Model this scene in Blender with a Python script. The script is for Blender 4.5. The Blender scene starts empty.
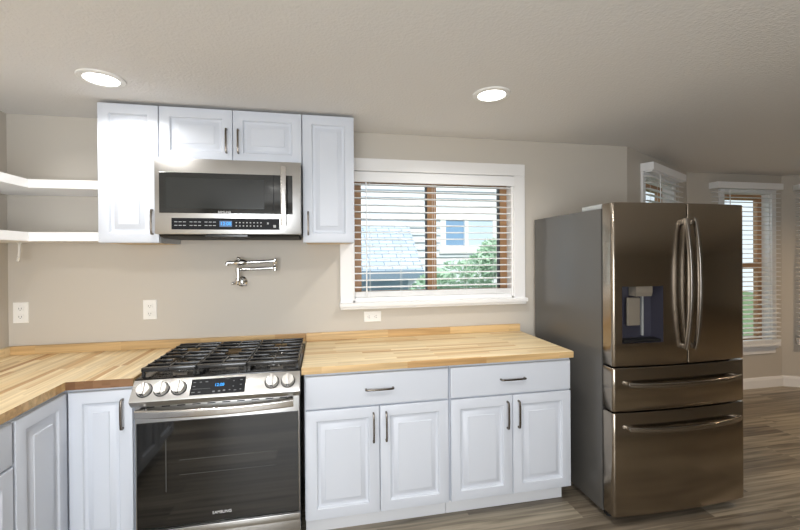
import bpy, bmesh, math, random
from mathutils import Vector, Matrix
random.seed(7)
PI = math.pi
SC = bpy.context.scene
COL = SC.collection

# ------------------------------------------------------------------ camera
F_PX, CY = 393.5, 256.23
yaw, pitch, roll = .1959, -.0037, -.0073
fwd = Vector((math.sin(yaw), math.cos(yaw), 0)); rgt = Vector((math.cos(yaw), -math.sin(yaw), 0)); up = Vector((0, 0, 1))
fwd, up = fwd*math.cos(pitch)+up*math.sin(pitch), up*math.cos(pitch)-fwd*math.sin(pitch)
rgt, up = rgt*math.cos(roll)+up*math.sin(roll), up*math.cos(roll)-rgt*math.sin(roll)
cd = bpy.data.cameras.new('camera'); cam = bpy.data.objects.new('camera', cd); COL.objects.link(cam)
cd.sensor_width = 36; cd.lens = 36*F_PX/800
cd.shift_y = -(265-CY)/800
cd.clip_start = .02
cam.matrix_world = Matrix(((rgt.x, up.x, -fwd.x, .8718), (rgt.y, up.y, -fwd.y, -2.7051), (rgt.z, up.z, -fwd.z, 1.4839), (0, 0, 0, 1)))
SC.camera = cam

# ------------------------------------------------------------------ world, sun, exposure
w = bpy.data.worlds.new('sky'); SC.world = w; w.use_nodes = True
bg = w.node_tree.nodes['Background']; bg.inputs[0].default_value = (.84, .92, 1, 1); bg.inputs[1].default_value = 1.15
SC.view_settings.view_transform = 'Standard'; SC.view_settings.look = 'None'; SC.view_settings.gamma = 1
SC.view_settings.exposure = 0.18
SC.cycles.use_denoising = True
SC.cycles.max_bounces = 10; SC.cycles.diffuse_bounces = 5; SC.cycles.transparent_max_bounces = 16


def light(name, kind, loc, energy, color=(1, 1, 1), aim=None, **kw):
    l = bpy.data.lights.new(name, kind); l.energy = energy; l.color = color
    for k, v in kw.items(): setattr(l, k, v)
    o = bpy.data.objects.new(name, l); COL.objects.link(o); o.location = loc
    if aim: o.rotation_euler = (Vector(aim)-Vector(loc)).to_track_quat('-Z', 'Y').to_euler()
    return o


light('sun', 'SUN', (0, -8, 12), 3.2, (1, .97, .92), aim=(2.2, 3, 0), angle=.03)
# added area fill from behind the camera; no window is known there
light('rear_fill', 'AREA', (.45, -4.72, 1.35), 80, (.93, .965, 1), aim=(.3, 0, 1.2), shape='RECTANGLE', size=2.0, size_y=1.5)
CAN_W = 9.0
CAN_COL = (1, .98, .955)

# ------------------------------------------------------------------ helpers
ORG = {}


def tag(o, label=None, cat=None, group=None, kind=None):
    if label: o['label'] = label
    if cat: o['category'] = cat
    if group: o['group'] = group
    if kind: o['kind'] = kind
    return o


def thing(name, loc, label=None, cat=None, group=None, kind=None):
    o = bpy.data.objects.new(name, None); COL.objects.link(o); o.location = loc
    o.empty_display_size = .05
    ORG[o.name] = Vector(loc)
    return tag(o, label, cat, group, kind)


class MB:
    def __init__(s, M=None): s.bm = bmesh.new(); s.M = M; s.mi = 0

    def P(s, p):
        p = Vector(p)
        return s.M @ p if s.M is not None else p

    def merge(s, b):
        me = bpy.data.meshes.new('t'); b.to_mesh(me); b.free()
        if s.M is not None: me.transform(s.M)
        n = len(s.bm.faces); s.bm.from_mesh(me); bpy.data.meshes.remove(me)
        s.bm.faces.ensure_lookup_table()
        for f in s.bm.faces[n:]: f.material_index = s.mi
        return s

    def box(s, x0, x1, y0, y1, z0, z1, bev=0, seg=2):
        b = bmesh.new(); bmesh.ops.create_cube(b, size=1)
        for v in b.verts:
            v.co = Vector(((x0+x1)/2+v.co.x*(x1-x0), (y0+y1)/2+v.co.y*(y1-y0), (z0+z1)/2+v.co.z*(z1-z0)))
        if bev: bmesh.ops.bevel(b, geom=b.edges[:], offset=bev, segments=seg, profile=.5, affect='EDGES')
        return s.merge(b)

    def loops(s, rings, cap0=True, cap1=True, closed=True):
        """rings: equal length lists of points, bridged in order"""
        b = bmesh.new()
        R = [[b.verts.new(Vector(p)) for p in r] for r in rings]
        n = len(R[0])
        for a, c in zip(R, R[1:]):
            for i in range(n if closed else n-1):
                j = (i+1) % n
                b.faces.new((a[i], a[j], c[j], c[i]))
        if cap0: b.faces.new(R[0][::-1])
        if cap1: b.faces.new(R[-1])
        bmesh.ops.recalc_face_normals(b, faces=b.faces[:])
        return s.merge(b)

    def tube(s, pts, r, seg=12, sec=None, upv=(0, 0, 1), cap=True):
        """sec: optional (half width along side, half height along up) for a rounded rectangular bar"""
        pts = [Vector(p) for p in pts]; rings = []
        for i, p in enumerate(pts):
            t = (pts[min(i+1, len(pts)-1)]-pts[max(i-1, 0)]).normalized()
            u = Vector(upv)
            if abs(u.dot(t)) > .97: u = Vector((1, 0, 0)) if abs(t.x) < .9 else Vector((0, 1, 0))
            a = t.cross(u).normalized(); u = a.cross(t).normalized()
            rr = r[i] if isinstance(r, (list, tuple)) else r
            ring = []
            for k in range(seg):
                th = 2*PI*(k+.5)/seg; c, n = math.cos(th), math.sin(th)
                if sec:
                    c = math.copysign(abs(c)**.35, c)*sec[0]; n = math.copysign(abs(n)**.35, n)*sec[1]
                    ring.append(p+a*c+u*n)
                else: ring.append(p+(a*c+u*n)*rr)
            rings.append(ring)
        return s.loops(rings, cap, cap)

    def lathe(s, prof, c, axis=(0, 0, 1), seg=32, cap0=True, cap1=True):
        c = Vector(c); q = Vector((0, 0, 1)).rotation_difference(Vector(axis).normalized())
        rings = [[c+q @ Vector((r*math.cos(2*PI*k/seg), r*math.sin(2*PI*k/seg), h)) for k in range(seg)] for r, h in prof]
        return s.loops(rings, cap0, cap1)

    def prism(s, poly, ax, lo, hi):
        def pt(a, b, t): return {'x': (t, a, b), 'y': (a, t, b), 'z': (a, b, t)}[ax]
        return s.loops([[pt(a, b, lo) for a, b in poly], [pt(a, b, hi) for a, b in poly]])

    def build(s, name, mats, parent=None, smooth=None, kind=None, label=None, base=None):
        me = bpy.data.meshes.new(name)
        if parent is not None: org = ORG[parent.name]
        elif base is not None: org = Vector(base)
        else: org = Vector((0, 0, 0))
        s.bm.normal_update()
        s.bm.to_mesh(me); s.bm.free(); me.transform(Matrix.Translation(-org))
        for m in (mats if isinstance(mats, (list, tuple)) else [mats]): me.materials.append(m)
        if smooth:
            for p in me.polygons: p.use_smooth = True
            me.set_sharp_from_angle(angle=math.radians(smooth))
        o = bpy.data.objects.new(name, me); COL.objects.link(o)
        if parent is not None: o.parent = parent
        else: o.location = org
        ORG[o.name] = org
        if kind: o['kind'] = kind
        if label: o['label'] = label
        return o


def struct(name, mb, mats, parent=None, smooth=None):
    return mb.build(name, mats, parent, smooth, kind='structure' if parent is None else None)


def text(s, name, body, mat, parent, T, size, depth=.0006):
    """lettering as a mesh; T: 4x4 placing the text's xy plane"""
    c = bpy.data.curves.new('t', 'FONT'); c.body = body; c.size = size; c.align_x = 'CENTER'; c.align_y = 'CENTER'; c.extrude = depth
    o = bpy.data.objects.new('t', c); COL.objects.link(o)
    dg = bpy.context.evaluated_depsgraph_get(); dg.update()
    me = bpy.data.meshes.new_from_object(o.evaluated_get(dg))
    bpy.data.objects.remove(o); bpy.data.curves.remove(c)
    me.name = name; me.transform(T); me.transform(Matrix.Translation(-ORG[parent.name]))
    me.materials.clear(); me.materials.append(mat)
    r = bpy.data.objects.new(name, me); COL.objects.link(r); r.parent = parent; ORG[r.name] = ORG[parent.name]
    return r


# ------------------------------------------------------------------ materials
def srgb(r, g, b):
    f = lambda c: (c/255/12.92 if c/255 <= .04045 else ((c/255+.055)/1.055)**2.4)
    return (f(r), f(g), f(b), 1)


def mat(name, col, rough=.5, metal=0, spec=.5, emit=0, ecol=None):
    m = bpy.data.materials.new(name); m.use_nodes = True; b = m.node_tree.nodes['Principled BSDF']
    b.inputs['Base Color'].default_value = col; b.inputs['Roughness'].default_value = rough; b.inputs['Metallic'].default_value = metal
    b.inputs['Specular IOR Level'].default_value = spec
    if emit: b.inputs['Emission Color'].default_value = ecol or col; b.inputs['Emission Strength'].default_value = emit
    return m


def N(m, t, **kw):
    n = m.node_tree.nodes.new(t)
    for k, v in kw.items(): setattr(n, k, v)
    return n


def L(m, a, b): m.node_tree.links.new(a, b)


def mapped(m, scale=(1, 1, 1), rot=(0, 0, 0), coord='Object'):
    tc = N(m, 'ShaderNodeTexCoord'); mp = N(m, 'ShaderNodeMapping')
    mp.inputs['Scale'].default_value = scale; mp.inputs['Rotation'].default_value = rot
    L(m, tc.outputs[coord], mp.inputs[0]); return mp.outputs[0]


def bump(m, vec, scale, strength, dist=.002, detail=3):
    b = m.node_tree.nodes['Principled BSDF']; n = N(m, 'ShaderNodeTexNoise'); n.inputs['Scale'].default_value = scale; n.inputs['Detail'].default_value = detail
    L(m, vec, n.inputs['Vector']); bp = N(m, 'ShaderNodeBump'); bp.inputs['Strength'].default_value = strength; bp.inputs['Distance'].default_value = dist
    L(m, n.outputs[0], bp.inputs['Height']); L(m, bp.outputs[0], b.inputs['Normal'])


def mixcol(m, fac, a, b, mode='MIX'):
    x = N(m, 'ShaderNodeMix', data_type='RGBA', blend_type=mode)
    for v, i in ((fac, 0), (a, 6), (b, 7)):
        if isinstance(v, (int, float, tuple)): x.inputs[i].default_value = v
        else: L(m, v, x.inputs[i])
    return x.outputs[2]


def painted(name, col, rough, bscale, bstr, bdist=.002, vary=.04):
    m = mat(name, col, rough); b = m.node_tree.nodes['Principled BSDF']; v = mapped(m)
    bump(m, v, bscale, bstr, bdist)
    n = N(m, 'ShaderNodeTexNoise'); n.inputs['Scale'].default_value = 1.3; L(m, v, n.inputs['Vector'])
    d = tuple(c*(1-vary) for c in col[:3])+(1,); L(m, mixcol(m, n.outputs[0], d, col), b.inputs['Base Color'])
    return m


def wood_staves(name, rot, w, h, c1, c2, c3, rough=.35, grain=1.0, mortar=0, offs=.41):
    m = mat(name, c1, rough); b = m.node_tree.nodes['Principled BSDF']
    v = mapped(m, rot=(0, 0, rot))
    br = N(m, 'ShaderNodeTexBrick', offset=offs, offset_frequency=3, squash=.73, squash_frequency=4)
    br.inputs['Scale'].default_value = 1; br.inputs['Brick Width'].default_value = w; br.inputs['Row Height'].default_value = h
    br.inputs['Mortar Size'].default_value = mortar; br.inputs['Color1'].default_value = (0, 0, 0, 1); br.inputs['Color2'].default_value = (1, 1, 1, 1)
    br.inputs['Mortar'].default_value = (.0, .0, .0, 1)
    L(m, v, br.inputs['Vector'])
    ramp = N(m, 'ShaderNodeValToRGB'); e = ramp.color_ramp.elements
    e[0].position = 0; e[0].color = c1; e[1].position = 1; e[1].color = c2
    e2 = ramp.color_ramp.elements.new(.45); e2.color = c3
    e3 = ramp.color_ramp.elements.new(.72); e3.color = c1
    L(m, br.outputs['Color'], ramp.inputs[0])
    v2 = mapped(m, rot=(0, 0, rot)); sc = N(m, 'ShaderNodeMapping'); sc.inputs['Scale'].default_value = (1.6, 38, 38); L(m, v2, sc.inputs[0])
    # shift the grain from stave to stave
    ad = N(m, 'ShaderNodeVectorMath', operation='ADD'); mu = N(m, 'ShaderNodeVectorMath', operation='SCALE'); mu.inputs['Scale'].default_value = 17
    L(m, br.outputs['Color'], mu.inputs[0]); L(m, sc.outputs[0], ad.inputs[0]); L(m, mu.outputs[0], ad.inputs[1])
    n = N(m, 'ShaderNodeTexNoise'); n.inputs['Scale'].default_value = 1; n.inputs['Detail'].default_value = 5; n.inputs['Distortion'].default_value = .6
    L(m, ad.outputs[0], n.inputs['Vector'])
    r2 = N(m, 'ShaderNodeValToRGB'); e = r2.color_ramp.elements
    lo = 1-.42*grain
    e[0].position = .3; e[0].color = (lo, lo*.95, lo*.88, 1); e[1].position = .62; e[1].color = (1.0, 1.0, 1.0, 1)
    L(m, n.outputs[0], r2.inputs[0])
    L(m, mixcol(m, 1.0, ramp.outputs[0], r2.outputs[0], 'MULTIPLY'), b.inputs['Base Color'])
    bp = N(m, 'ShaderNodeBump'); bp.inputs['Strength'].default_value = .12; bp.inputs['Distance'].default_value = .001
    L(m, n.outputs[0], bp.inputs['Height']); L(m, bp.outputs[0], b.inputs['Normal'])
    return m


def brushed(name, col, rough, stretch=(1, 1, 60), metal=1.0, amt=.03):
    m = mat(name, col, rough, metal); b = m.node_tree.nodes['Principled BSDF']; v = mapped(m, scale=stretch)
    n = N(m, 'ShaderNodeTexNoise'); n.inputs['Scale'].default_value = 14; n.inputs['Detail'].default_value = 4; L(m, v, n.inputs['Vector'])
    mr = N(m, 'ShaderNodeMapRange'); mr.inputs['To Min'].default_value = rough-amt; mr.inputs['To Max'].default_value = rough+amt
    L(m, n.outputs[0], mr.inputs[0]); L(m, mr.outputs[0], b.inputs['Roughness'])
    return m


def glass(name):
    m = bpy.data.materials.new(name); m.use_nodes = True; nt = m.node_tree; nt.nodes.clear()
    o = N(m, 'ShaderNodeOutputMaterial'); t = N(m, 'ShaderNodeBsdfTransparent'); g = N(m, 'ShaderNodeBsdfGlossy'); mx = N(m, 'ShaderNodeMixShader'); lw = N(m, 'ShaderNodeLayerWeight'); pw = N(m, 'ShaderNodeMath', operation='POWER'); fr = N(m, 'ShaderNodeMath', operation='MULTIPLY_ADD')
    t.inputs[0].default_value = (.95, .98, .98, 1); g.inputs['Roughness'].default_value = .02; pw.inputs[1].default_value = 5; fr.inputs[1].default_value = .8; fr.inputs[2].default_value = .03
    L(m, lw.outputs['Facing'], pw.inputs[0]); L(m, pw.outputs[0], fr.inputs[0])
    L(m, fr.outputs[0], mx.inputs[0]); L(m, t.outputs[0], mx.inputs[1]); L(m, g.outputs[0], mx.inputs[2]); L(m, mx.outputs[0], o.inputs[0])
    return m


WALL = painted('greige_wall_paint', srgb(200, 193, 182), .55, 160, .10)
CEIL = painted('textured_ceiling_paint', srgb(228, 226, 223), .8, 85, .45, .006, .03)
TRIM = painted('white_trim_paint', srgb(240, 239, 238), .35, 60, .02)
CAB = painted('white_cabinet_finish', srgb(207, 212, 221), .40, 40, .01, .001, .01)
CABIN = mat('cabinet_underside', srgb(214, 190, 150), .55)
TOE = mat('toe_kick_white', srgb(224, 226, 230), .45)
SHELF = painted('white_shelf_paint', srgb(240, 240, 240), .4, 40, .01)
FLOOR = wood_staves('plank_vinyl', 0, 1.15, .148, srgb(158, 148, 130), srgb(184, 172, 153), srgb(126, 115, 100), .34, 1.6, .0012, .37)
BLOCKX = wood_staves('butcher_block_lengthwise', 0, .55, .031, srgb(226, 204, 162), srgb(196, 156, 104), srgb(234, 216, 178), .38, .75)
BLOCKY = wood_staves('butcher_block_crosswise', PI/2, .55, .031, srgb(224, 200, 156), srgb(178, 132, 80), srgb(236, 218, 182), .38, .8)
EDGE = wood_staves('butcher_block_edge_dimmed', 0, .45, .04, srgb(212, 176, 124), srgb(188, 146, 94), srgb(220, 188, 138), .4, .8)  # edge grain, plus weaker light on edges and backsplash put into the colour
ENDG = wood_staves('butcher_block_end_grain', 0, .036, .3, srgb(126, 90, 60), srgb(96, 64, 42), srgb(142, 106, 74), .45, .5)
STEEL = brushed('stainless_steel', srgb(192, 191, 189), .30, (1, 1, 60))
KRING = mat('dark_knob_ring', srgb(52, 52, 52), .35)
KNOB = mat('satin_metal_knob', srgb(225, 223, 220), .38, .75)
STEELV = brushed('stainless_handle', srgb(205, 203, 200), .22, (1, 1, 20))
DSTEEL = brushed('dark_stainless_steel', srgb(160, 150, 137), .20, (1, 1, 45), 1, .02)
DHAND = brushed('dark_stainless_handle', srgb(160, 155, 150), .2, (1, 1, 20))
FSIDE = painted('fridge_side_grey_paint', srgb(84, 82, 79), .26, 220, .03)
FDARK = mat('black_gasket', srgb(14, 14, 14), .6)
FGREY = mat('fridge_hinge_grey', srgb(150, 152, 150), .5)
DISP = mat('dispenser_cavity', srgb(60, 59, 70), .3, .2)
PADDLE = mat('dispenser_paddle', srgb(136, 128, 116), .35, .3)
NICK = mat('brushed_nickel_pull', srgb(118, 110, 102), .25, 1)
CHROME = mat('chrome', srgb(222, 222, 222), .09, 1)
IRON = mat('black_cast_iron', srgb(24, 24, 25), .24, 0, .8)
ENAM = mat('black_enamel', srgb(16, 16, 17), .16)
BLKG = mat('black_oven_glass', srgb(7, 7, 7), .05, 0, 1.0); BLKG.node_tree.nodes['Principled BSDF'].inputs['IOR'].default_value = 1.45
MWG = mat('microwave_door_glass', srgb(26, 27, 26), .08, 0, .6)
MWW = mat('microwave_screen', srgb(36, 38, 37), .14, 0, .5)
PANELB = mat('black_control_panel', srgb(26, 27, 30), .4, 0, .12)
PRINT = mat('printed_markings', srgb(176, 178, 180), .5)
LOGO = mat('silver_logo', srgb(225, 225, 225), .4)
PRINTD = mat('dim_printed_markings', srgb(105, 107, 110), .5)
BLUE = mat('blue_display_digits', srgb(20, 150, 230), .4, emit=.75, ecol=srgb(30, 150, 240))
BLUED = mat('display_backlight', srgb(60, 90, 130), .4, emit=.18, ecol=srgb(110, 150, 200))
OUTL = mat('white_outlet_plastic', srgb(240, 238, 233), .35)
OUTD = mat('outlet_slots', srgb(60, 56, 52), .6)
BLIND = mat('white_faux_wood_blind', srgb(240, 240, 240), .4)
CORD = mat('white_cord', srgb(232, 232, 230), .6)
BROWN = painted('brown_window_frame', srgb(176, 134, 94), .45, 60, .05)
DKSEAL = mat('dark_sash_seal', srgb(58, 50, 48), .5)
GLASS = glass('window_pane_glass')
LENS = mat('light_lens', (1, 1, 1, 1), .5, emit=9, ecol=(1, .97, .92, 1))
RINGM = mat('light_trim_ring', srgb(236, 235, 232), .4)
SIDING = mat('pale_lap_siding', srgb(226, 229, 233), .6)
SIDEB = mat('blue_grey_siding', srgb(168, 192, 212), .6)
HTRIM = mat('house_white_trim', srgb(246, 246, 246), .5)
HGLASS = mat('house_window_glass', srgb(140, 172, 205), .12)
HSHADE = mat('pale_window_shade', srgb(205, 220, 234), .6)
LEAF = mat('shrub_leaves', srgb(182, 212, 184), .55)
LEAF2 = mat('tree_leaves', srgb(74, 112, 96), .55)
BARK = mat('bark', srgb(88, 76, 70), .8)
LAWN = painted('lawn_grass', srgb(104, 128, 84), .9, 40, .5, .02, .3)


def shingles():
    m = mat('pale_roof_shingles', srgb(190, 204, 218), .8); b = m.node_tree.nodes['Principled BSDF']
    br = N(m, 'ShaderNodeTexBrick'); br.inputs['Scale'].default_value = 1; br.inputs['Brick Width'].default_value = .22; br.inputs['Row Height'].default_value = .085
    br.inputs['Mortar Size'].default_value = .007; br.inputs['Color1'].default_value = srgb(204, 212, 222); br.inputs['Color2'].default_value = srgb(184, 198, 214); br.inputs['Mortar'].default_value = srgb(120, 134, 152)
    L(m, mapped(m), br.inputs['Vector']); L(m, br.outputs[0], b.inputs['Base Color']); return m


SHING = shingles()

# ------------------------------------------------------------------ room shell
XL, CZ, RY, XR = -.931, 2.326, -4.8, 8.0
WT = .14


def wall_with_hole(mb, L_, z0, z1, hole=None, t=WT, ext=0):
    """local frame: s along +x, room side at y=0, thickness towards +y"""
    if not hole: mb.box(0, L_+ext, 0, t, z0, z1); return mb
    a, b, c, d = hole
    mb.box(0, a, 0, t, z0, z1); mb.box(b, L_+ext, 0, t, z0, z1); mb.box(a, b, 0, t, z0, c); mb.box(a, b, 0, t, d, z1)
    return mb


def frame_at(x, y, ang): return Matrix.Translation((x, y, 0)) @ Matrix.Rotation(ang, 4, 'Z')


ANG = math.atan2(.75, 1.375); BL = math.hypot(1.375, .75)
M_BACK = frame_at(0, 0, 0); M_BL = frame_at(3.245, -.0, ANG); M_BC = frame_at(4.62, .75, 0); M_BR = frame_at(5.87, .75, -ANG)
K_HOLE = (1.079, 2.266, 1.16, 2.06)
W2H = (.34, 1.08, .48, 2.13); W3H = (.46, 1.09, .48, 2.13); W4H = (.34, 1.08, .48, 2.13)

struct('floor', MB().box(XL-.2, XR+.2, RY-.2, 1.0, -.1, 0), FLOOR)
struct('ceiling', MB().box(XL-.2, XR+.2, RY-.2, 1.0, CZ, CZ+.12), CEIL)
m = MB(); m.box(XL-WT, K_HOLE[0], 0, WT, 0, CZ); m.box(K_HOLE[1], 3.245, 0, WT, 0, CZ); m.box(K_HOLE[0], K_HOLE[1], 0, WT, 0, K_HOLE[2]); m.box(K_HOLE[0], K_HOLE[1], 0, WT, K_HOLE[3], CZ)
struct('wall_back', m, WALL)
struct('wall_left', MB().box(XL-WT, XL, RY, 0, 0, CZ), WALL)
struct('wall_bay_left', wall_with_hole(MB(M_BL), BL, 0, CZ, W2H, ext=.06), WALL)
struct('wall_bay_center', wall_with_hole(MB(M_BC), 1.25, 0, CZ, W3H), WALL)
m = MB(M_BR); a, b, c, d = W4H
m.box(-.06, a, 0, WT, 0, CZ); m.box(b, BL, 0, WT, 0, CZ); m.box(a, b, 0, WT, 0, c); m.box(a, b, 0, WT, d, CZ)
struct('wall_bay_right', m, WALL)
struct('wall_dining', MB().box(7.2, XR, .0, WT, 0, CZ), WALL)
struct('wall_right', MB().box(XR, XR+WT, RY, .2, 0, CZ), WALL)
# rear wall, with an opening made up to go with the fill lamp
m = MB(); m.box(XL-WT, -.6, RY-WT, RY, 0, CZ); m.box(1.5, XR, RY-WT, RY, 0, CZ); m.box(-.6, 1.5, RY-WT, RY, 0, .55); m.box(-.6, 1.5, RY-WT, RY, 2.12, CZ)
struct('wall_rear', m, WALL)


def base(mb, a, b, h=.115):
    mb.loops([[(s, 0, 0), (s, -.014, 0), (s, -.014, h-.03), (s, -.009, h-.012), (s, -.004, h), (s, 0, h)] for s in (a, b)])
    return mb


struct('baseboard_bay_left', base(MB(M_BL), .0, BL), TRIM)
struct('baseboard_bay_center', base(MB(M_BC), 0, 1.25), TRIM)
struct('baseboard_bay_right', base(MB(M_BR), 0, BL), TRIM)


def casing(mb, h, w, t=.02, top=None, sill=True, side_w=None, z_bot=None, apron=0):
    a, b, c, d = h; sw = side_w or w
    mb.box(a-sw, a, -t, 0, c-.005, d+.001, .003); mb.box(b, b+sw, -t, 0, c-.005, d+.001, .003)
    mb.box(a-sw, b+sw, -t-.002, 0, d, d+(top or w), .003)
    return mb


# kitchen window: white casing and stool, jambs, brown slider frame, two panes
def window(name, M, h, w, slider, zrail=None, top=None, stool=.045, ears=.02, apron=0):
    a, b, c, d = h
    o = M @ Vector(((a+b)/2, 0, c)); r = thing(name, o, kind='structure')
    struct('window_casing', casing(MB(M), h, w, top=top), TRIM, r)
    m = MB(M); m.box(a-w-ears, b+w+ears, -.05, .0, c-stool+.018, c, .004); m.box(a-w-ears+.006, b+w+ears-.006, -.036, 0, c-stool, c-stool+.018, .004)
    if apron: m.box(a-w+.01, b+w-.01, -.018, 0, c-stool-apron, c-stool, .003)
    struct('window_stool', m, TRIM, r)
    m = MB(M); jt = .012
    m.box(a, a+jt, .0, WT, c, d); m.box(b-jt, b, 0, WT, c, d); m.box(a, b, 0, WT, d-jt, d); m.box(a, b, 0, WT, c, c+jt)
    struct('window_jamb', m, TRIM, r)
    a, b, c, d = a+jt, b-jt, c+jt, d-jt
    fw = .055
    m = MB(M); m.box(a, a+fw, .075, .125, c, d, .003); m.box(b-fw, b, .075, .125, c, d, .003); m.box(a+fw, b-fw, .075, .125, c, c+fw, .003); m.box(a+fw, b-fw, .075, .125, d-fw, d, .003)
    if slider:
        mx = (a+b)/2-.01
        m.box(mx-.034, mx+.034, .072, .128, c+fw, d-fw, .003)
        panes = [(a+fw, mx-.034, c+fw, d-fw), (mx+.034, b-fw, c+fw, d-fw)]
    else:
        m.box(a+fw, b-fw, .072, .128, zrail-.03, zrail+.03, .003)
        panes = [(a+fw, b-fw, c+fw, zrail-.03), (a+fw, b-fw, zrail+.03, d-fw)]
    struct('window_frame', m, BROWN, r)
    for (p, q, e, f) in panes:
        g = MB(M)
        if slider:
            g.box(q-.007, q, .08, .12, e, f)
            g.box(p, q-.007, .08, .12, f-.006, f)
            struct('sash_seal', g, DKSEAL, r)
        struct('pane', MB(M).box(p, q, .098, .102, e, f), GLASS, r)
    return r


window('window_1', M_BACK, K_HOLE, .087, True, top=.086, ears=.006)
window('window_2', M_BL, W2H, .06, False, 1.33, top=.05, apron=.06)
window('window_3', M_BC, W3H, .06, False, 1.33, top=.05, apron=.06)
window('window_4', M_BR, W4H, .06, False, 1.33, top=.05, apron=.06)


def window_blind(M, s0, s1, z0, z1, y, val, label, cords, wand=None, valdepth=.0, pitch=.05, stack=5, tilt=0):
    """val: (s0,s1,z0,z1,yfront)"""
    r = thing('window_blind', M @ Vector(((s0+s1)/2, y, z1)), label, 'blind', 'white slatted blinds')
    m = MB(M); v0, v1, vz0, vz1, vy = val
    m.box(v0, v1, vy, vy+.016, vz0, vz1, .004)
    if valdepth:
        m.box(v0, v0+.014, vy+.012, valdepth, vz0, vz1, .003); m.box(v1-.014, v1, vy+.012, valdepth, vz0, vz1, .003)
    m.build('valance', BLIND, r)
    MB(M).box(s0+.022, s1-.022, y-.028, y+.028, z1-.045, z1-.002, .003).build('head_rail', BLIND, r)
    m = MB(M); zb = z0+.03+stack*.0075
    n = int((z1-.07-zb)/pitch); t = tilt
    dz = math.tan(t)*.025
    for k in range(n+1):
        z = zb+.03+(z1-.085-zb-.03)*k/n
        m.loops([[(s, y-.025, z-dz-.0028), (s, y, z+.0006), (s, y+.025, z+dz-.0028), (s, y+.025, z+dz+.0022), (s, y, z+.0055), (s, y-.025, z-dz+.0022)] for s in (s0, s1)])
    for k in range(stack):
        z = z0+.032+k*.0068
        m.box(s0, s1, y-.025-.001*(k % 2), y+.025, z, z+.0058)
    m.build('slats', BLIND, r)
    MB(M).box(s0, s1, y-.026, y+.026, z0, z0+.030, .004).build('bottom_rail', BLIND, r)
    for c in cords:
        m = MB(M)
        for yy in (y-.0265, y+.0265): m.tube([(c, yy, z0+.02), (c, yy, z1-.04)], .0012, 6)
        m.build('ladder_cord', CORD, r)
    if wand:
        ws, wz = wand
        m = MB(M); m.tube([(ws, y-.036, z1-.05), (ws+.002, y-.04, (z1+wz)/2), (ws, y-.038, wz+.05)], .0042, 8); m.lathe([(.004, 0), (.006, .006), (.006, .045), (.004, .055)], (ws, y-.038, wz), seg=10)
        m.build('tilt_wand', BLIND, r, 40)
    return r


window_blind(M_BACK, 1.094, 2.251, 1.163, 2.058, .024, (1.084, 2.275, 1.984, 2.056, -.020),
             'white slatted blind over the kitchen window between cabinet and fridge', (1.20, 1.42, 1.66, 1.90, 2.13), (1.172, 1.20), pitch=.0485, stack=5)
window_blind(M_BL, .27, 1.14, .49, 2.20, -.055, (.275, 1.165, 2.165, 2.232, -.10),
             'white slatted blind on the angled wall, its top just over the fridge', (.42, .98), (.46, 1.25), valdepth=-.001, pitch=.05, tilt=.12)
window_blind(M_BC, .27, 1.125, .475, 2.20, -.055, (.275, 1.14, 2.155, 2.222, -.10),
             'white slatted blind right beside the fridge, hanging to low on the wall', (.40, 1.0), (.44, 1.25), valdepth=-.001, pitch=.05, tilt=.05)
window_blind(M_BR, .11, 1.2, .475, 2.20, -.055, (.10, 1.21, 2.155, 2.215, -.10),
             'white blind cut by the right edge of the photo', (.25, 1.05), None, valdepth=-.001, pitch=.05)

# ------------------------------------------------------------------ cabinets
def FY(x0, y, z0):   # face looking towards -y: u->+x, v->+z, d->-y
    return Matrix(((1, 0, 0, x0), (0, 0, -1, y), (0, 1, 0, z0), (0, 0, 0, 1)))


def FX(x, y0, z0):   # face looking towards +x: u->+y, v->+z, d->+x
    return Matrix(((0, 0, 1, x), (1, 0, 0, y0), (0, 1, 0, z0), (0, 0, 0, 1)))


def raised_door(T, w_, h_, t=.02, fr=.058):
    mb = MB(T)
    prof = [(0, -t), (0, -.004), (.0012, -.0012), (.004, 0), (fr-.004, 0), (fr-.001, -.002), (fr+.001, -.0085), (fr+.005, -.0118), (fr+.013, -.0128), (fr+.017, -.0125), (fr+.020, -.0105), (fr+.040, -.0035), (fr+.0415, -.0008), (fr+.046, -.0004)]
    mb.loops([[(i, i, d), (w_-i, i, d), (w_-i, h_-i, d), (i, h_-i, d)] for i, d in prof])
    return mb


def slab_front(T, w_, h_, t=.02):
    mb = MB(T)
    prof = [(0, -t), (0, -.006), (.0015, -.0025), (.005, -.0006), (.009, 0)]
    mb.loops([[(i, i, d), (w_-i, i, d), (w_-i, h_-i, d), (i, h_-i, d)] for i, d in prof])
    return mb


def pull(T, u, v, ln, vertical, parent):
    mb = MB(T); h = ln/2; d = .023
    prof = [(-h, 0), (-h, .014), (-h+.002, .019), (-h+.010, .0215), (-h*.5, d+.0005), (0, d+.001), (h*.5, d+.0005), (h-.010, .0215), (h-.002, .019), (h, .014), (h, 0)]
    pts = [((u, v+s, dd) if vertical else (u+s, v, dd)) for s, dd in prof]
    mb.tube(pts, 0, 12, sec=(.0055, .0045), upv=(1, 0, 0) if vertical else (0, 1, 0))
    return mb.build('handle', NICK, parent, 40)


UD, UT, UB = -.315, 2.312, 1.559          # upper cabinets: carcass front, top, bottom


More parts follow.
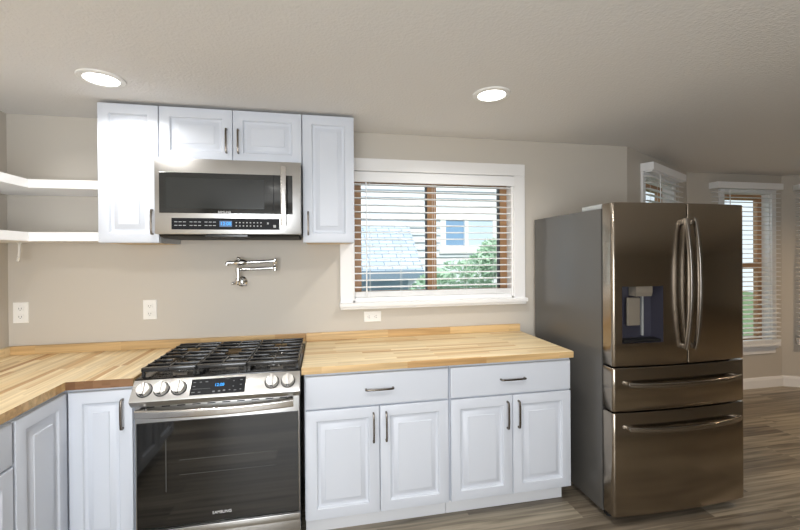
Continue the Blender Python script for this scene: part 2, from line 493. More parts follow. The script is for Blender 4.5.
def upper(x0, x1, zb, doors, label):
    r = thing('upper_cabinet', ((x0+x1)/2, 0, zb), label, 'cabinet', None)
    m = MB(); m.box(x0+.001, x1-.001, UD, -.001, zb, UT)
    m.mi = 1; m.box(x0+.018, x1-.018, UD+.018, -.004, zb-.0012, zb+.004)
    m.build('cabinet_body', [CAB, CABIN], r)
    n = len(doors); w_ = (x1-x0-.004-.003*(n-1))/n
    for i, hside in enumerate(doors):
        a = x0+.002+i*(w_+.003); T = FY(a, UD-.021, zb+.001)
        d = raised_door(T, w_, UT-zb-.004, fr=.056).build('door', CAB, r, 30)
        u = .030 if hside == 'L' else w_-.030
        pull(T, u, .112 if zb < 1.8 else .118, .13, True, d)
    return r


upper(-.299, 0, UB, ['R'], 'tall white upper cabinet beside the open corner shelves')
upper(.0005, .762, 2.013, ['R', 'L'], 'short wide white cabinet with two doors above the microwave')
upper(.7625, 1.067, UB, ['L'], 'narrow tall white upper cabinet beside the window')

# open corner shelves (an L along the back wall and the left wall)
for nm, z, t, lab in (('upper', 1.850, .045, 'upper white L-shaped corner shelf, bare, left of the cabinets'), ('lower', 1.570, .047, 'lower white L-shaped corner shelf, level with the cabinet bottoms')):
    poly = [(XL+.001, -.001), (-.301, -.001), (-.301, -.302), (-.635, -.302), (-.635, -1.35), (XL+.001, -1.35)]
    o = MB().prism(poly, 'z', z, z+t).build('corner_shelf', SHELF, base=(XL+.1, -.1, z)); tag(o, lab, 'shelf')
m = MB(); hx, hy, hz = -.808, -.10, 1.570
m.tube([(hx, hy, hz), (hx, hy, hz-.012), (hx-.001, hy, hz-.05), (hx-.004, hy-.001, hz-.085), (hx-.002, hy-.012, hz-.106), (hx+.006, hy-.022, hz-.104), (hx+.012, hy-.026, hz-.088)], 0.0058, 10)
m.lathe([(.011, 0), (.011, -.004), (.006, -.008)], (hx, hy, hz), seg=16)
tag(m.build('utility_hook', OUTL, base=(hx, hy, hz), smooth=50), 'small white hook hanging under the lower corner shelf', 'hook')

# base cabinets
BF, BTOP, KICK = -.612, .875, .112


def base_body(x0, x1, r):
    m = MB(); m.box(x0+.001, x1-.001, BF, -.002, KICK, BTOP); m.build('cabinet_body', CAB, r)
    MB().box(x0+.001, x1-.012 if x1 > 2 else x1-.001, -.545, -.03, .0, KICK).build('toe_kick', TOE, r)


def base_unit(x0, x1, label):
    r = thing('base_cabinet', ((x0+x1)/2, -.3, 0), label, 'cabinet', None); base_body(x0, x1, r)
    T = FY(x0+.006, BF-.021, .688); w_ = x1-x0-.012
    d = slab_front(T, w_, .170).build('drawer', CAB, r, 30); pull(T, w_/2, .087, .145, False, d)
    dw = (w_-.004)/2
    for i in (0, 1):
        T = FY(x0+.006+i*(dw+.004), BF-.021, KICK+.004); d = raised_door(T, dw, .564).build('door', CAB, r, 30)
        pull(T, dw-.032 if i == 0 else .032, .455, .148, True, d)
    return r


base_unit(.777, 1.556, 'white base cabinet with drawer and two doors, right next to the oven')
base_unit(1.557, 2.306, 'white base cabinet with drawer and two doors, next to the fridge')

# corner cabinet with two full-height doors meeting in the inner corner
IX = -.303                              # face of the left run
r = thing('corner_cabinet', (-.6, -.3, 0), 'white corner cabinet with two full-height doors meeting at a right angle', 'cabinet')
m = MB(); m.prism([(XL+.002, -.002), (-.001, -.002), (-.001, BF), (IX, BF), (IX, -.95), (XL+.002, -.95)], 'z', KICK, BTOP); m.build('cabinet_body', CAB, r)
m = MB(); m.prism([(XL+.03, -.03), (-.002, -.03), (-.002, -.545), (-.362, -.545), (-.362, -.949), (XL+.03, -.949)], 'z', 0, KICK); m.build('toe_kick', TOE, r)
T = FY(IX+.023, BF-.021, KICK+.004); w_ = -.014-(IX+.023); d = raised_door(T, w_, .742).build('door', CAB, r, 30); pull(T, w_-.040, .628, .135, True, d)
T = FX(IX+.021, -.944, KICK+.004); raised_door(T, .944-.612-.024, .742).build('door', CAB, r, 30)
r = thing('base_cabinet', (-.6, -1.2, 0), 'white base cabinet at the left edge of the photo, with a drawer over a door', 'cabinet')
MB().box(XL+.002, IX, -1.409, -.952, KICK, BTOP).build('cabinet_body', CAB, r); MB().box(XL+.03, -.362, -1.408, -.953, 0, KICK).build('toe_kick', TOE, r)
T = FX(IX+.021, -1.405, .697); d = slab_front(T, .447, .161).build('drawer', CAB, r, 30); pull(T, .2235, .08, .145, False, d)
T = FX(IX+.021, -1.405, KICK+.004); d = raised_door(T, .447, .573).build('door', CAB, r, 30); pull(T, .03, .46, .145, True, d)

r = thing('base_cabinet', (-.6, -1.7, 0), 'white base cabinet further along the left wall, mirrored in the oven door', 'cabinet')
MB().box(XL+.002, IX, -2.019, -1.411, KICK, BTOP).build('cabinet_body', CAB, r); MB().box(XL+.03, -.362, -2.018, -1.412, 0, KICK).build('toe_kick', TOE, r)
for y0 in (-2.015, -1.714): d = raised_door(FX(IX+.021, y0, KICK+.004), .298, .742).build('door', CAB, r, 30)

# countertops
CT0, CT1, CD = .8765, .914, -.6525
r = thing('countertop', (-.6, -.4, CT0), 'butcher block countertop wrapping the corner left of the stove', 'countertop')
m = MB(); poly = [(XL+.001, -.001), (.763, -.001), (.763, -.052), (-.002, -.052), (-.002, CD), (XL+.652, CD), (XL+.652, -2.05), (XL+.001, -2.05)]
m.prism(poly, 'z', CT0, CT1)
for f in m.bm.faces:
    f.normal_update()
    c = f.calc_center_median()
    if f.normal.y < -.9 and c.x < 0: f.material_index = 1
    if f.normal.x > .9 and c.x < 0: f.material_index = 2
m.build('slab', [BLOCKY, ENDG, EDGE], r)
m = MB(); m.box(XL+.021, .7625, -.023, -.001, CT1, .965, .002); m.build('backsplash', EDGE, r)
m = MB(); m.box(XL+.001, XL+.021, -2.05, -.001, CT1, .965, .002); m.build('backsplash', BLOCKY, r)
r = thing('countertop', (1.5, -.3, CT0), 'straight butcher block countertop under the window', 'countertop')
m = MB().box(.765, 2.308, CD, -.001, CT0, CT1, .003)
m.bm.normal_update()
for f in m.bm.faces:
    if f.normal.y < -.9 or f.normal.x > .9: f.material_index = 1
m.build('slab', [BLOCKX, EDGE], r)
MB().box(.7645, 2.308, -.023, -.001, CT1+.0005, .966, .002).build('backsplash', EDGE, r)

# ------------------------------------------------------------------ range
RX0, RX1 = .004, .759
r = rng = thing('gas_range', ((RX0+RX1)/2, -.35, 0), 'stainless steel gas range with black oven door and five knobs', 'stove')
MB().box(RX0+.003, RX1-.003, -.635, -.06, .05, .885).build('range_body', ENAM, r)
MB().box(RX0+.02, RX1-.02, -.60, -.08, .0, .05).build('range_base', FDARK, r)
m = MB(); m.box(RX0, RX1, -.649, -.056, .884, .9065, .003); m.build('cooktop', ENAM, r, 40)
m = MB(); m.box(RX0+.02, RX1-.02, -.630, -.075, .9060, .9085); m.build('burner_tray', ENAM, r)
# control panel, sloping
PY0, PZ0, PY1, PZ1 = -.711, .822, -.650, .900
m = MB(); m.prism([(-.634, .89), (PY1, PZ1), (PY1-.003, PZ1-.003), (PY0, PZ0+.002), (PY0-.001, PZ0-.004), (-.706, .808), (-.690, .789), (-.634, .789)], 'x', RX0, RX1)
cp = m.build('control_panel', STEEL, r, 30)
vs = Vector((0, PY1-PY0, PZ1-PZ0)); SL = vs.length; vs.normalize(); dn = Vector((0, -vs.z, vs.y))
TP = Matrix(((1, 0, 0, RX0), (0, vs.y, dn.y, PY0), (0, vs.z, dn.z, PZ0), (0, 0, 0, 1)))   # u along x, v up the slope, d outward
M_ = MB(TP); M_.box(.252, .497, .010, SL-.012, -.001, .0022, .0008); tp = M_.build('touch_panel', PANELB, cp)
W_ = .245
def tq(fx, fv): return (.252+W_*fx, .010+(SL-.022)*fv)
def dash(fx, fv, w_, h_, d=.0022):
    u, v = tq(fx, fv); MB(TP).box(u-w_/2, u+w_/2, v-h_/2, v+h_/2, d, d+.0006).build('touch_key', PRINTD, cp)
for fx, fv, w_ in ((.06, .80, .011), (.17, .80, .009), (.28, .80, .012), (.06, .55, .011), (.06, .17, .014), (.17, .17, .011), (.92, .80, .012), (.92, .5, .010), (.92, .2, .008), (.78, .76, .006), (.78, .42, .006), (.82, .16, .012), (.72, .20, .008)):
    dash(fx, fv, w_, .0032)
MB(TP).box(*[tq(.04, 0)[0], tq(.36, 0)[0]], tq(0, .37)[1], tq(0, .37)[1]+.001, .0022, .0027).build('printed_line', PRINTD, cp)
MB(TP).box(*[tq(.62, 0)[0], tq(.70, 0)[0]], tq(0, .9)[1], tq(0, .9)[1]+.001, .0022, .0027).build('printed_line', PRINTD, cp)
for fx, fv in ((.43, .16), (.53, .17), (.62, .19)):
    dash(fx, fv, .010, .0065)
u, v = tq(.52, .56)
text(None, 'clock_digits', '12:08', BLUE, cp, TP @ Matrix.Translation((u, v, .0026)), .020)
m = MB(TP)
def knob(u, v):
    m = MB(TP); m.lathe([(.030, .004), (.0285, .026), (.0262, .029)], (u, v, 0), seg=36)
    m.box(u-.0065, u+.0065, v-.0275, v+.0275, .026, .038, .002)
    k = m.build('knob', KNOB, rng, 35)
    q = MB(TP); q.lathe([(.0345, 0), (.0345, .003), (.031, .0055)], (u, v, 0), seg=36); q.build('knob_ring', KRING, k, 35)
    g = MB(TP); g.box(u-.0066, u+.0066, v-.0290, v-.0268, .010, .034); g.build('knob_pointer', ENAM, k)
for x in (.058, .131, .206, .626, .702): knob(x-RX0, SL*.50)
# oven door
OY = -.664
m = MB(); m.box(RX0+.004, RX1-.004, OY, -.636, .202, .782, .003)
od = m.build('oven_door', STEEL, r, 40)
for k in range(10):
    x = .075+k*.067; MB().box(x-.018, x+.018, OY-.0006, OY+.002, .7735, .7785).build('vent_slot', FDARK, od)
MB().box(RX0+.012, RX1-.010, OY-.006, OY+.002, .205, .703, .002).build('oven_glass', BLKG, od)
m = MB(); z0, z1, x0, x1 = .372, .620, .140, .640
yy = OY-.0064
for (a, b, c, d) in ((x0, x0+.004, z0, z1), (x0+.06, x1, .515, .5175), (x0+.06, x1, .445, .447)): m.box(a, b, yy, yy+.0006, c, d)
m.build('window_reflections', mat('oven_window_reflections', srgb(74, 74, 72), .2), od)  # pale lines draw oven rack and window edge reflections onto the opaque glass
text(None, 'logo', 'SAMSUNG', LOGO, od, FY(.388, OY-.0064, .246), .0190)
pts = []
for k in range(17):
    x = .034+(.728-.034)*k/16; s = (k/8-1); pts.append((x, -.716-.034*(1-s*s), .766))
m = MB(); m.tube(pts, 0, 14, sec=(.012, .0185), upv=(0, 0, 1))
for x in (.05, .712): m.box(x-.014, x+.014, -.722, OY, .752, .780, .004)
m.build('oven_handle', STEELV, od, 40)
m = MB(); m.box(RX0+.004, RX1-.004, OY, -.636, .052, .196, .004); m.box(RX0+.004, RX1-.004, OY-.012, OY, .160, .196, .004); m.build('storage_drawer', STEEL, r, 40)
# burners
for (x, y, rr) in ((.150, -.470, .046), (.150, -.215, .036), (.382, -.345, .052), (.612, -.470, .050), (.612, -.215, .036)):
    b = MB(); b.lathe([(rr+.014, 0), (rr+.014, .004), (rr+.004, .006), (rr+.002, .012)], (x, y, .908)); b = b.build('burner', STEELV, r, 40)
    c = MB(); c.lathe([(rr, .012), (rr, .017), (rr-.004, .020), (.004, .021)], (x, y, .908)); c.build('burner_cap', ENAM, b, 40)
# cast iron grates, three panels
def grate(x0, x1, centre):
    m = MB(); y0, y1 = -.628, -.088; z0, z1 = .938, .952; t = .0048
    m.box(x0, x1, y0, y0+.022, z0-.006, z1, .003); m.box(x0, x1, y1-.013, y1, z0, z1, .003)
    m.box(x0, x0+.008, y0, y1, z0-.004, z1-.003, .002); m.box(x1-.008, x1, y0, y1, z0-.004, z1-.003, .002)
    n = 6
    for k in range(1, n+1):
        y = y0+(y1-y0)*k/(n+1)
        gap = .034 if k in ((2, 5) if not centre else (3, 4)) else 0
        xm = (x0+x1)/2
        if gap:
            m.box(x0, xm-gap, y-t, y+t, z0, z1+.001, .003); m.box(xm+gap, x1, y-t, y+t, z0, z1+.001, .003)
        else: m.box(x0, x1, y-t, y+t, z0, z1+.001, .003)
    xm = (x0+x1)/2
    for (a, b) in (((y0, y0+.11), (y0+.20, y0+.34), (y1-.11, y1)) if not centre else ((y0, y0+.16), (y1-.16, y1))):
        m.box(xm-t, xm+t, a, b, z0, z1+.001, .003)
    for x in (x0+.007, x1-.007):
        for y in (y0+.012, (y0+y1)/2, y1-.007): m.box(x-.006, x+.006, y-.006, y+.006, .9085, z0+.002)
    m.build('grate', IRON, rng, 40)
grate(.022, .262, False); grate(.266, .497, True); grate(.501, .750, False)

# ------------------------------------------------------------------ microwave
r = thing('microwave', (.38, -.2, 1.597), 'stainless over-the-range microwave with dark glass door', 'microwave')
MX0, MX1, MZ0, MZ1, MF = .003, .7585, 1.603, 2.010, -.408
MB().box(MX0+.002, MX1-.002, -.375, -.002, MZ0, MZ1).build('microwave_body', mat('microwave_case', srgb(70, 70, 70), .4), r)
m = MB(); m.box(MX0, MX1, MF, -.376, MZ0, MZ1, .004); fr = m.build('front_panel', STEEL, r, 40)
m = MB(); m.box(.027, .712, MF-.003, MF+.002, 1.716, 1.934, .002); dg_ = m.build('door_glass', MWG, r)
MB().box(.060, .560, MF-.0036, MF-.002, 1.742, 1.905).build('door_screen', MWW, dg_)
MB().box(.608, .611, MF-.0036, MF-.002, 1.716, 1.934).build('door_seam', PANELB, dg_)
m = MB(); pts = []
for k in range(13): s = k/6-1; pts.append((.6665, MF-.040-.010*(1-s*s), 1.650+(1.975-1.650)*k/12))
m.tube(pts, 0, 14, sec=(.015, .008), upv=(0, 1, 0))
for z in (1.668, 1.957): m.box(.656, .677, MF-.042, MF, z-.012, z+.012, .003)
m.build('door_handle', STEELV, r, 40)
m = MB(); m.box(.086, .640, MF-.002, MF+.002, 1.628, 1.690, .001); cp = m.build('control_panel', PANELB, r)
def mk(x, z, w_, h_): MB().box(x-w_/2, x+w_/2, MF-.0026, MF-.0019, z-h_/2, z+h_/2).build('button', PRINT, cp)
for g, n in ((.108, 3), (.183, 3), (.258, 3)):
    for k in range(n):
        for z in (1.669, 1.650): mk(g+k*.021, z, .015, .0035)
for k in range(8):
    for z in (1.667, 1.649): mk(.412+k*.0185, z, .007, .006)
mk(.578, 1.664, .008, .010); mk(.614, 1.648, .014, .014)
dd = MB().box(.326, .390, MF-.0028, MF-.0015, 1.644, 1.676).build('display', BLUED, cp)
text(None, 'clock_digits', '12:08', BLUE, cp, FY(.358, MF-.003, 1.660), .026)
text(None, 'logo', 'SAMSUNG', LOGO, dg_, FY(.352, MF-.0036, 1.7235), .0145)
m = MB(); m.prism([(-.395, 1.603), (-.385, 1.592), (-.33, 1.584), (-.05, 1.584), (-.03, 1.603)], 'x', .02, .742); m.build('vent_underside', FDARK, r)
m = MB(); m.box(.25, .47, -.402, -.36, 1.588, 1.6025, .002); m.build('vent_grille', ENAM, r)

# ------------------------------------------------------------------ pot filler
r = thing('pot_filler_faucet', (.36, 0, 1.315), 'folding chrome pot filler faucet on the wall above the stove', 'faucet')
bx, by = .350, -.062
m = MB(); m.lathe([(.034, 0), (.034, .005), (.028, .012), (.014, .016), (.013, .05)], (.362, 0, 1.318), axis=(0, -1, 0)); m.build('wall_flange', CHROME, r, 40)
m = MB(); m.lathe([(.016, 0), (.018, .004), (.018, .034), (.012, .040), (.012, .078), (.016, .082), (.016, .104), (.010, .108)], (bx, by, 1.302)); m.tube([(.362, -.03, 1.318), (bx, by, 1.318)], .014, 14)
m.build('valve_body', CHROME, r, 40)
m = MB(); m.tube([(bx, by, 1.315), (bx-.028, by-.008, 1.312), (bx-.036, by-.01, 1.313)], [.010, .009, .011], 12); m.build('lever_handle', CHROME, r, 50)
m = MB(); m.tube([(bx+.012, by, 1.304), (bx+.055, by-.004, 1.297)], [.008, .006], 10); m.build('lever_handle', CHROME, r, 50)
m = MB(); m.tube([(bx, by, 1.397), (.576, by-.006, 1.405)], .0105, 14); m.build('arm', CHROME, r, 50)
m = MB(); m.lathe([(.010, 0), (.0145, .004), (.0145, .028), (.010, .034), (.010, .046), (.0145, .052), (.0145, .076), (.009, .081)], (.576, by-.006, 1.386)); m.build('elbow_joint', CHROME, r, 40)
m = MB(); m.tube([(.576, by-.010, 1.450), (.405, by-.03, 1.443)], .0105, 14); m.tube([(.41, by-.03, 1.443), (.40, by-.03, 1.443), (.385, by-.03, 1.443), (.355, by-.03, 1.442), (.340, by-.03, 1.442), (.332, by-.03, 1.441)], [.011, .017, .021, .021, .016, .010], 16)
m.build('arm', CHROME, r, 50)
m = MB(); m.tube([(.335, by-.03, 1.441), (.305, by-.032, 1.443), (.294, by-.032, 1.441), (.289, by-.032, 1.428)], [.010, .011, .012, .013], 14); m.build('spout', CHROME, r, 50)
m = MB(); m.tube([(.365, by-.03, 1.455), (.368, by-.034, 1.468), (.352, by-.04, 1.474)], [.008, .007, .007], 10); m.build('lever_handle', CHROME, r, 50)

# ------------------------------------------------------------------ wall outlets
def outlet(cx, cz, horiz, label):
    w2, h2 = (.059, .036) if horiz else (.039, .061)
    r = thing('wall_outlet', (cx, 0, cz), label, 'outlet', 'white wall outlets')
    m = MB(); m.loops([[(cx-a, -d, cz-b), (cx+a, -d, cz-b), (cx+a, -d, cz+b), (cx-a, -d, cz+b)] for a, b, d in ((w2, h2, .0005), (w2, h2, .003), (w2-.003, h2-.003, .006))]); m.build('cover_plate', OUTL, r)
    for s in (-1, 1):
        du, dv = (s*.024, 0) if horiz else (0, s*.024)
        m = MB(); a, b = (.014, .0175) if horiz else (.0175, .014)
        m.box(cx+du-a, cx+du+a, -.0085, -.004, cz+dv-b, cz+dv+b, .003); q = m.build('receptacle', OUTL, r)
        m = MB()
        for k in (-1, 1):
            if horiz: m.box(cx+du-.004, cx+du+.005, -.0089, -.008, cz+dv+k*.0065-.0012, cz+dv+k*.0065+.0012)
            else: m.box(cx+du+k*.0065-.0012, cx+du+k*.0065+.0012, -.0089, -.008, cz+dv-.004, cz+dv+.005)
        if horiz: m.box(cx+du-.0115, cx+du-.008, -.0089, -.008, cz+dv-.002, cz+dv+.002)
        else: m.box(cx+du-.002, cx+du+.002, -.0089, -.008, cz+dv-.0115, cz+dv-.008)
        m.build('slots', OUTD, q)
    return r


outlet(-.867, 1.160, False, 'white outlet in the far left corner under the shelf hook')
outlet(-.179, 1.154, False, 'upright white outlet on the wall left of the stove')
outlet(1.212, 1.058, True, 'sideways white outlet just below the kitchen window')

# ------------------------------------------------------------------ refrigerator
FX0, FX1, FCY = 2.411, 3.290, -.754
r = thing('refrigerator', (2.86, -.42, 0), 'tall dark stainless french door refrigerator with two lower drawers', 'refrigerator')
m = MB(); m.box(FX0, FX1, FCY, -.05, .035, 1.735, .004); m.build('fridge_case', FSIDE, r, 40)
m = MB(); m.box(FX0+.012, FX1-.012, FCY-.014, FCY, .06, 1.745); m.build('door_gasket', FDARK, r)
xc, hw = (FX0+FX1)/2, (FX1-FX0)/2


def fy(x): return -.864+.022*((x-xc)/hw)**2


def outline(x0, x1, rl, rr, extra=()):
    yb = FCY-.014; pts = [(x0, yb)]
    n = 6
    for k in range(n+1):
        t = PI/2*k/n; pts.append((x0+rl*(1-math.cos(t)), fy(x0+rl)+rl*(1-math.sin(t))))
    xs = sorted(set([x0+rl+(x1-rr-x0-rl)*k/12 for k in range(1, 12)]) | set(extra))
    pts += [(x, fy(x)) for x in xs]
    for k in range(n+1):
        t = PI/2*k/n; pts.append((x1-rr*(1-math.sin(t)), fy(x1-rr)+rr*(1-math.cos(t))))
    pts.append((x1, yb)); return pts


def bowed(name, x0, x1, z0, z1, rl, rr, hole=None):
    ol = outline(x0, x1, rl, rr, hole[:2] if hole else ())
    e = .006
    b = bmesh.new(); zs = [z0, z0+e] + ([hole[2], hole[3]] if hole else []) + [z1-e, z1]
    def inset(p, k):
        if k in (0, len(zs)-1):
            return (min(max(p[0], x0+.004), x1-.004), min(p[1]+.004, FCY-.014))
        return p
    V = [[b.verts.new((*inset(p, k), z)) for p in ol] for k, z in enumerate(zs)]
    for j in range(len(zs)-1):
        for i in range(len(ol)-1):
            if hole and zs[j] >= hole[2]-1e-6 and zs[j+1] <= hole[3]+1e-6 and ol[i][0] >= hole[0]-1e-6 and ol[i+1][0] <= hole[1]+1e-6: continue
            b.faces.new((V[j][i], V[j][i+1], V[j+1][i+1], V[j+1][i]))
    b.faces.new(V[0][::-1]); b.faces.new(V[-1])
    if not hole:
        b.faces.new([v[0] for v in V][::-1]+[v[-1] for v in V])
    b.normal_update()
    m = MB(); m.merge(b)
    return m.build(name, DSTEEL, r, 35)


seam = 2.872
DH = (2.466, 2.714, .992, 1.302)
d1 = bowed('door', FX0, seam-.003, .868, 1.760, .020, .006, DH)
d2 = bowed('door', seam+.003, FX1, .868, 1.760, .006, .020)
d3 = bowed('drawer', FX0, FX1, .622, .858, .020, .020)
d4 = bowed('drawer', FX0, FX1, .048, .612, .020, .020)


def arc_handle(x, side, p):
    m = MB(); pts = []; z0, z1 = .952, 1.672
    for k in range(25):
        s = k/12-1; q = 1-s*s
        pts.append((x, fy(x)-.018-.032*q**.8, (z0+z1)/2+(z1-z0)/2*s))
    m.tube(pts, 0, 14, sec=(.0095, .011), upv=(0, 1, 0))
    for z in (z0+.012, z1-.012): m.box(x-.008, x+.008, fy(x)-.016, fy(x)+.004, z-.014, z+.014, .003)
    m.build('door_handle', DHAND, p, 40)


arc_handle(seam-.030, -1, d1); arc_handle(seam+.030, 1, d2)
m = MB(); m.lathe([(.007, 0), (.007, .004)], (seam+.018, fy(seam+.018)+.001, 1.325), axis=(0, -1, 0), seg=16); m.build('lock_button', FDARK, d2)


def drawer_handle(z, p):
    m = MB(); pts = []; x0, x1 = FX0+.075, FX1-.075
    for k in range(25):
        s = k/12-1; q = 1-s*s; x = (x0+x1)/2+(x1-x0)/2*s
        pts.append((x, fy(x)-.026-.034*q**.7, z-.0*q))
    m.tube(pts, 0, 14, sec=(.010, .0125), upv=(0, 0, 1))
    for x in (x0+.014, x1-.014): m.box(x-.016, x+.016, fy(x)-.028, fy(x)+.004, z-.010, z+.010, .003)
    m.build('drawer_handle', DHAND, p, 40)


drawer_handle(.776, d3); drawer_handle(.538, d4)
# dispenser recess in the left door
x0, x1, z0, z1 = DH; yb = -.790
b = bmesh.new(); fr_ = [b.verts.new((x, fy(x)+.0004, z)) for x, z in ((x0, z0), (x1, z0), (x1, z1), (x0, z1))]; bk = [b.verts.new((x, yb, z)) for x, z in ((x0+.012, z0+.02), (x1-.012, z0+.02), (x1-.012, z1-.004), (x0+.012, z1-.004))]
for i in range(4): j = (i+1) % 4; b.faces.new((fr_[i], fr_[j], bk[j], bk[i]))
b.faces.new(bk)
m = MB(); m.merge(b); dc = m.build('water_dispenser', DISP, r)
m = MB(); m.prism([(-.852, 1.300), (-.852, 1.270), (-.846, 1.246), (-.795, 1.246), (-.795, 1.300)], 'x', 2.553, 2.655); m.build('spout_housing', PADDLE, dc)
m = MB(); m.box(2.514, 2.594, -.832, -.820, 1.085, 1.238, .003); m.box(2.54, 2.565, -.820, -.79, 1.14, 1.2); m.build('paddle', PADDLE, dc)
m = MB(); m.box(2.632, 2.642, -.806, -.79, 1.02, 1.246, .003); m.build('corner_highlight', FGREY, dc)  # pale bar stands in for the highlight along the recess's back corner
m = MB(); m.box(x0+.008, x1-.008, -.855, -.795, z0+.006, z0+.018, .002); m.build('drip_tray', FDARK, dc)
# top hinge covers, feet
for s, x0 in ((0, FX0+.006), (1, FX1-.106)):
    m = MB(); m.box(x0, x0+.10, -.752, -.580, 1.735, 1.762, .004); m.build('hinge_cover', FGREY, r, 40)
for x in (FX0+.05, FX1-.05):
    for y in (-.74, -.10):
        m = MB(); m.lathe([(.022, 0), (.022, .012), (.012, .016), (.012, .036)], (x, y, 0), seg=16); m.build('foot', FDARK, r, 40)
m = MB(); m.box(FX0+.03, FX1-.03, -.745, -.70, .018, .06); m.build('kick_grille', FDARK, r)

# ------------------------------------------------------------------ recessed ceiling lights
def can(x, y, label, watts=CAN_W, col=CAN_COL):
    o = thing('recessed_ceiling_light', (x, y, CZ), label, 'ceiling light', 'recessed ceiling lights')
    m = MB(); m.lathe([(.098, 0), (.097, -.006), (.088, -.010), (.072, -.009), (.070, -.003)], (x, y, CZ), seg=48, cap0=False, cap1=False); m.build('trim_ring', RINGM, o, 40)
    m = MB(); m.lathe([(.0705, -.004), (.05, -.0065), (.01, -.007)], (x, y, CZ), seg=48, cap0=False); m.build('lens', LENS, o, 60)
    light('recessed_lamp', 'AREA', (x, y, CZ-.0125), watts, col, shape='DISK', size=.13, aim=(x, y, 0), spread=math.radians(150))


can(-.14, -.612, 'lit recessed ceiling light above the corner counter, nearer the left', 4.8)
can(1.755, -.765, 'lit recessed ceiling light in front of the kitchen window', 8)
for x, y, p in ((-.10, -1.79, 10), (1.755, -1.79, 7), (.3, -3.2, 6)): can(x, y, 'lit recessed ceiling light out of the frame', p)
can(5.3, -.9, 'added warm fill light over the dining area, shaped as a recessed can', 17, (1, .72, .45))  # unseen lamp, added to warm the bay wall and floor

# ------------------------------------------------------------------ outside
GZ = -.9
struct('ground', MB().box(-14, 26, WT+.9, 30, GZ-.1, GZ), LAWN)
HY = 4.0
r = thing('neighbor_house', (3.2, HY, GZ), 'pale lap-sided house seen through the kitchen window', 'house')
def laps(mb, x0, x1, z0, z1, y, p=.13):
    n = int((z1-z0)/p)
    for k in range(n):
        z = z0+k*p; mb.loops([[(x, y, z), (x, y-.034, z), (x, y-.002, z+p), (x, y, z+p)] for x in (x0, x1)])
m = MB(); m.box(-1.5, 5.6, HY, HY+2.5, GZ, 4.6); laps(m, -1.5, 5.6, GZ, 4.6, HY); m.build('siding_wall', SIDING, r)
wx0, wx1, wz0, wz1 = 3.02, 3.90, 1.63, 2.10
wn = MB(); wn.box(wx0-.10, wx0, HY-.06, HY, wz0, wz1); wn.box(wx1, wx1+.10, HY-.06, HY, wz0, wz1); wn.box(wx0-.12, wx1+.12, HY-.06, HY, wz1, wz1+.13); wn.box(wx0-.12, wx1+.12, HY-.06, HY, wz0-.13, wz0); wn.box(3.37, 3.44, HY-.055, HY, wz0, wz1)
wn = wn.build('window', HTRIM, r)
MB().box(wx0, 3.37, HY-.034, HY-.026, wz0, wz1).build('pane', HGLASS, wn)
MB().box(3.44, wx1, HY-.034, HY-.026, wz0, wz1).build('pane', HSHADE, wn)
# low wing with a shingled roof
def roofq(mb): pass
m = MB(); m.box(-.5, 2.14, 3.1, HY, GZ, 1.19); laps(m, -.5, 2.14, GZ, 1.19, 3.1); m.build('wing_wall', SIDEB, r)
m = MB(); m.loops([[(-.7, 2.86, 1.19), (2.33, 2.86, 1.19), (2.33, 2.86, 1.25), (-.7, 2.86, 1.25)], [(-.7, HY-.02, 1.92), (2.36, HY-.02, 1.92), (2.36, HY-.02, 1.98), (-.7, HY-.02, 1.98)]]); m.build('wing_roof', SHING, r)
m = MB(); m.box(-.7, 2.33, 2.83, 2.86, 1.14, 1.26); m.build('fascia', mat('eave_shadow_fascia', srgb(128, 148, 168), .6), r)  # board coloured dark to paint in the shadow line at the eave


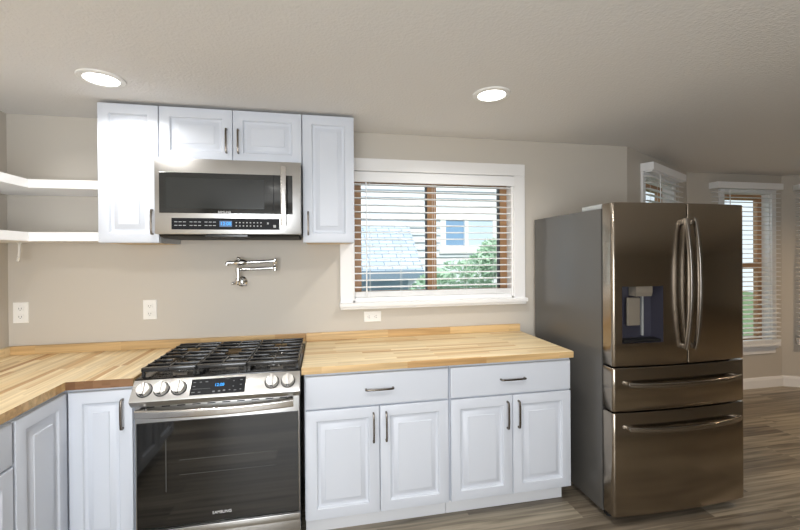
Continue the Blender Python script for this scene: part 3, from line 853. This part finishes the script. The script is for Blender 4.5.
def foliage(mb, blobs, n, size, rnd):
    for (cx, cy, cz, rx, ry, rz) in blobs:
        for _ in range(n):
            while True:
                v = Vector((rnd.uniform(-1, 1), rnd.uniform(-1, 1), rnd.uniform(-1, 1)))
                if .15 < v.length < 1: break
            v = v.normalized()*v.length**.4
            p = Vector((cx+v.x*rx, cy+v.y*ry, cz+v.z*rz)); s = size*rnd.uniform(.6, 1.4)
            d = Vector((rnd.gauss(0, 1), rnd.gauss(0, 1), rnd.gauss(.3, .8))).normalized(); q = d.cross(Vector((rnd.gauss(0, 1), rnd.gauss(0, 1), rnd.gauss(0, 1)))).normalized()
            vs_ = [mb.bm.verts.new(p+d*a*s+q*b_*s) for a, b_ in ((-1, 0), (-.1, .34), (1, 0), (-.1, -.34))]
            mb.bm.faces.new(vs_)
    return mb


def plant(name, x, y, z, blobs, n, size, lm, label, cat, trunk_r, trunk_h, seed):
    rnd = random.Random(seed); r = thing(name, (x, y, z), label, cat)
    m = MB()
    m.tube([(x, y, z-.05), (x+.02, y, z+trunk_h*.5), (x-.02, y, z+trunk_h)], [trunk_r, trunk_r*.8, trunk_r*.5], 10)
    for (cx, cy, cz, rx, ry, rz) in blobs:
        m.tube([(x, y, z+trunk_h*.6), ((x+cx)/2, (y+cy)/2, (z+trunk_h*.6+cz)/2+.05), (cx, cy, cz)], [trunk_r*.5, trunk_r*.35, trunk_r*.15], 6)
    m.build('stems', BARK, r, 60)
    foliage(MB(), blobs, n, size, rnd).build('foliage', lm, r)
    return r


plant('shrub', 2.85, 2.45, GZ, [(2.75, 2.45, 1.02, .45, .4, .40), (3.15, 2.4, 1.12, .42, .35, .44), (2.38, 2.4, .90, .38, .3, .34), (2.8, 2.5, .3, .7, .45, .7), (3.22, 2.45, 1.42, .22, .22, .28)], 1100, .045, LEAF, 'green shrub low in the right half of the kitchen window', 'shrub', .03, .9, 3)
plant('tree', 8.6, 5.2, GZ, [(8.2, 5.2, 1.0, 1.1, .8, .9), (9.4, 5.3, .6, 1.2, .8, .9), (8.8, 5.0, 2.3, .9, .7, .4), (9.8, 5.3, 3.3, .8, .6, .4)], 900, .09, LEAF2, 'loose blue-green tree outside the window beside the fridge', 'tree', .09, 2.6, 5)
